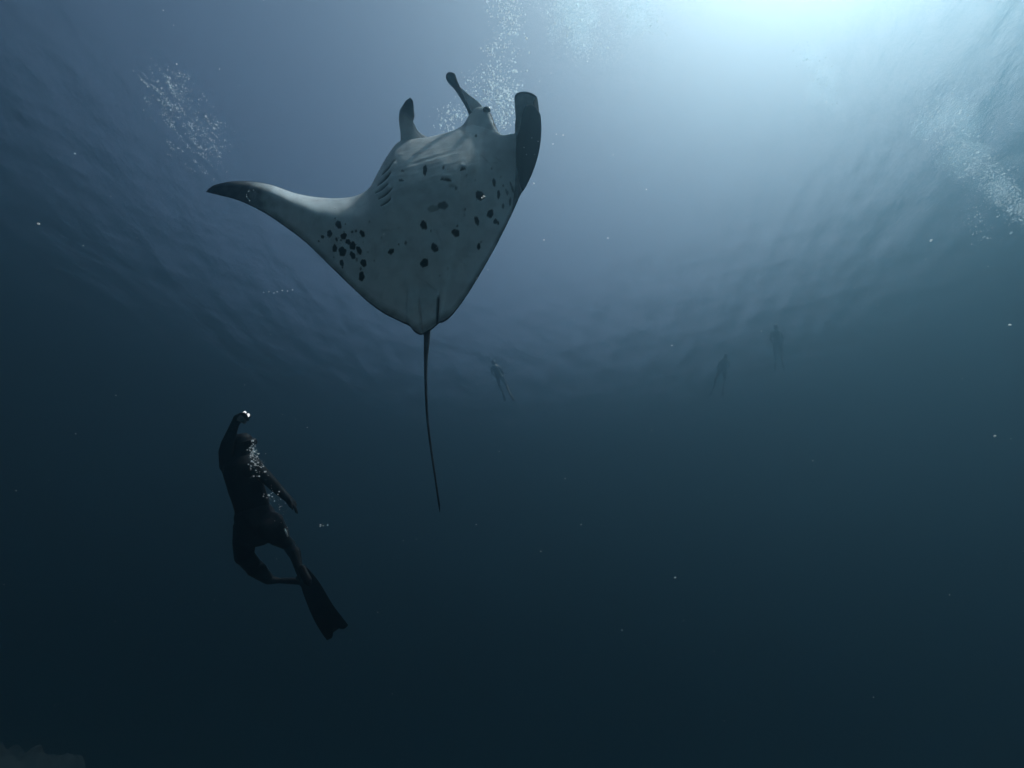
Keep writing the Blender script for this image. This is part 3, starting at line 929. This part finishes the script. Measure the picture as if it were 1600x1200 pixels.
cloud([(888, 22, 16, 26, 1900), (915, 45, 20, 20, 1300), (905, 8, 30, 14, 1100), (950, 60, 20, 22, 350), (935, 85, 25, 12, 120)],
      "pale cloud of churned bubbles at the surface right of the bubble column", 3)
cloud([(985, 10, 20, 15, 1500), (1000, 28, 16, 12, 700), (1040, 50, 10, 25, 60), (1015, 40, 14, 10, 300)],
      "small soft white bubble cloud at the brightest top edge", 4)
cloud([(1262, 90, 9, 14, 1000, -.4), (1282, 115, 12, 24, 2000, -.45), (1298, 145, 9, 14, 700, -.4), (1245, 72, 6, 8, 120), (1320, 175, 8, 6, 60)],
      "slanting white bubble patch alone in the upper right water", 5, mult=.12)
cloud([(1475, 190, 22, 20, 900), (1505, 235, 18, 18, 1100, .6), (1540, 270, 30, 14, 1500, .62), (1575, 308, 24, 13, 1400, .62), (1600, 335, 20, 12, 700, .6), (1530, 350, 10, 28, 170, -.3), (1540, 180, 40, 30, 120)],
      "long streak of foamy bubbles slanting down the right edge", 6)

streaks = []
for q_ in range(150):
    t_ = rg.uniform(-1, 1); s_ = rg.normal(0, .45)
    cx_ = 288 + t_ * 46 + s_ * 34 + 6 * math.sin(7 * t_); cy_ = 185 + t_ * 68 - s_ * 22
    streaks.append((cx_, cy_, rg.uniform(5, 13), rg.uniform(.6, 1.5), int(rg.uniform(10, 26)), rg.normal(.85, .16)))
cloud(streaks, "pale rippled bubble streaks in the upper left above the spread wing tip", 7, rad=.0068, dist=9.5, mult=.8, mist=0)

# specks drifting in open water
SP = [(60, 350), (117, 240), (25, 767), (1055, 903), (1555, 682), (1578, 508), (1455, 376), (908, 820), (845, 862), (590, 957), (181, 618), (823, 60),
      (412, 457), (420, 456), (428, 458), (433, 456), (441, 454), (449, 455), (457, 453), (630, 845), (972, 985), (480, 668), (130, 384), (343, 108), (276, 100), (883, 748),
      (118, 678), (1270, 720), (744, 820), (1365, 1090), (1050, 540), (950, 372), (880, 211), (864, 225), (958, 242), (1010, 296), (500, 823), (512, 821), (850, 375), (1484, 930)]
sx_ = np.array([p[0] for p in SP], float); sy_ = np.array([p[1] for p in SP], float)
big = np.array([1.5 if p in ((1555, 682), (1578, 508), (1455, 376), (60, 350), (1055, 903), (823, 60)) else 0.75 for p in SP])
ex = rg.uniform(0, 1600, 90); ey = rg.uniform(0, 1200, 90)
sx_ = np.concatenate([sx_, ex]); sy_ = np.concatenate([sy_, ey]); big = np.concatenate([big, rg.uniform(.25, .6, 90)])
d = rg.uniform(2.2, 5.0, len(sx_))
# a few right in front of the manta's skin
mx_ = np.concatenate([rg.uniform(385, 402, 10), rg.uniform(440, 800, 26), rg.uniform(810, 842, 7), [756, 753]])
my_ = np.concatenate([rg.uniform(296, 314, 10), rg.uniform(230, 470, 26), rg.uniform(160, 290, 7), [307, 309]])
sx_ = np.concatenate([sx_, mx_]); sy_ = np.concatenate([sy_, my_])
d = np.concatenate([d, rg.uniform(2.7, 3.05, len(mx_))]); big = np.concatenate([big, np.exp(rg.normal(-1.15, .4, len(mx_) - 2)), [1.5, 1.2]])
swarm("drifting_specks", P_(sx_, sy_, d), 1.35 * big * d / FPX, m_speck, "tiny white specks drifting through the open water", "specks", 9)
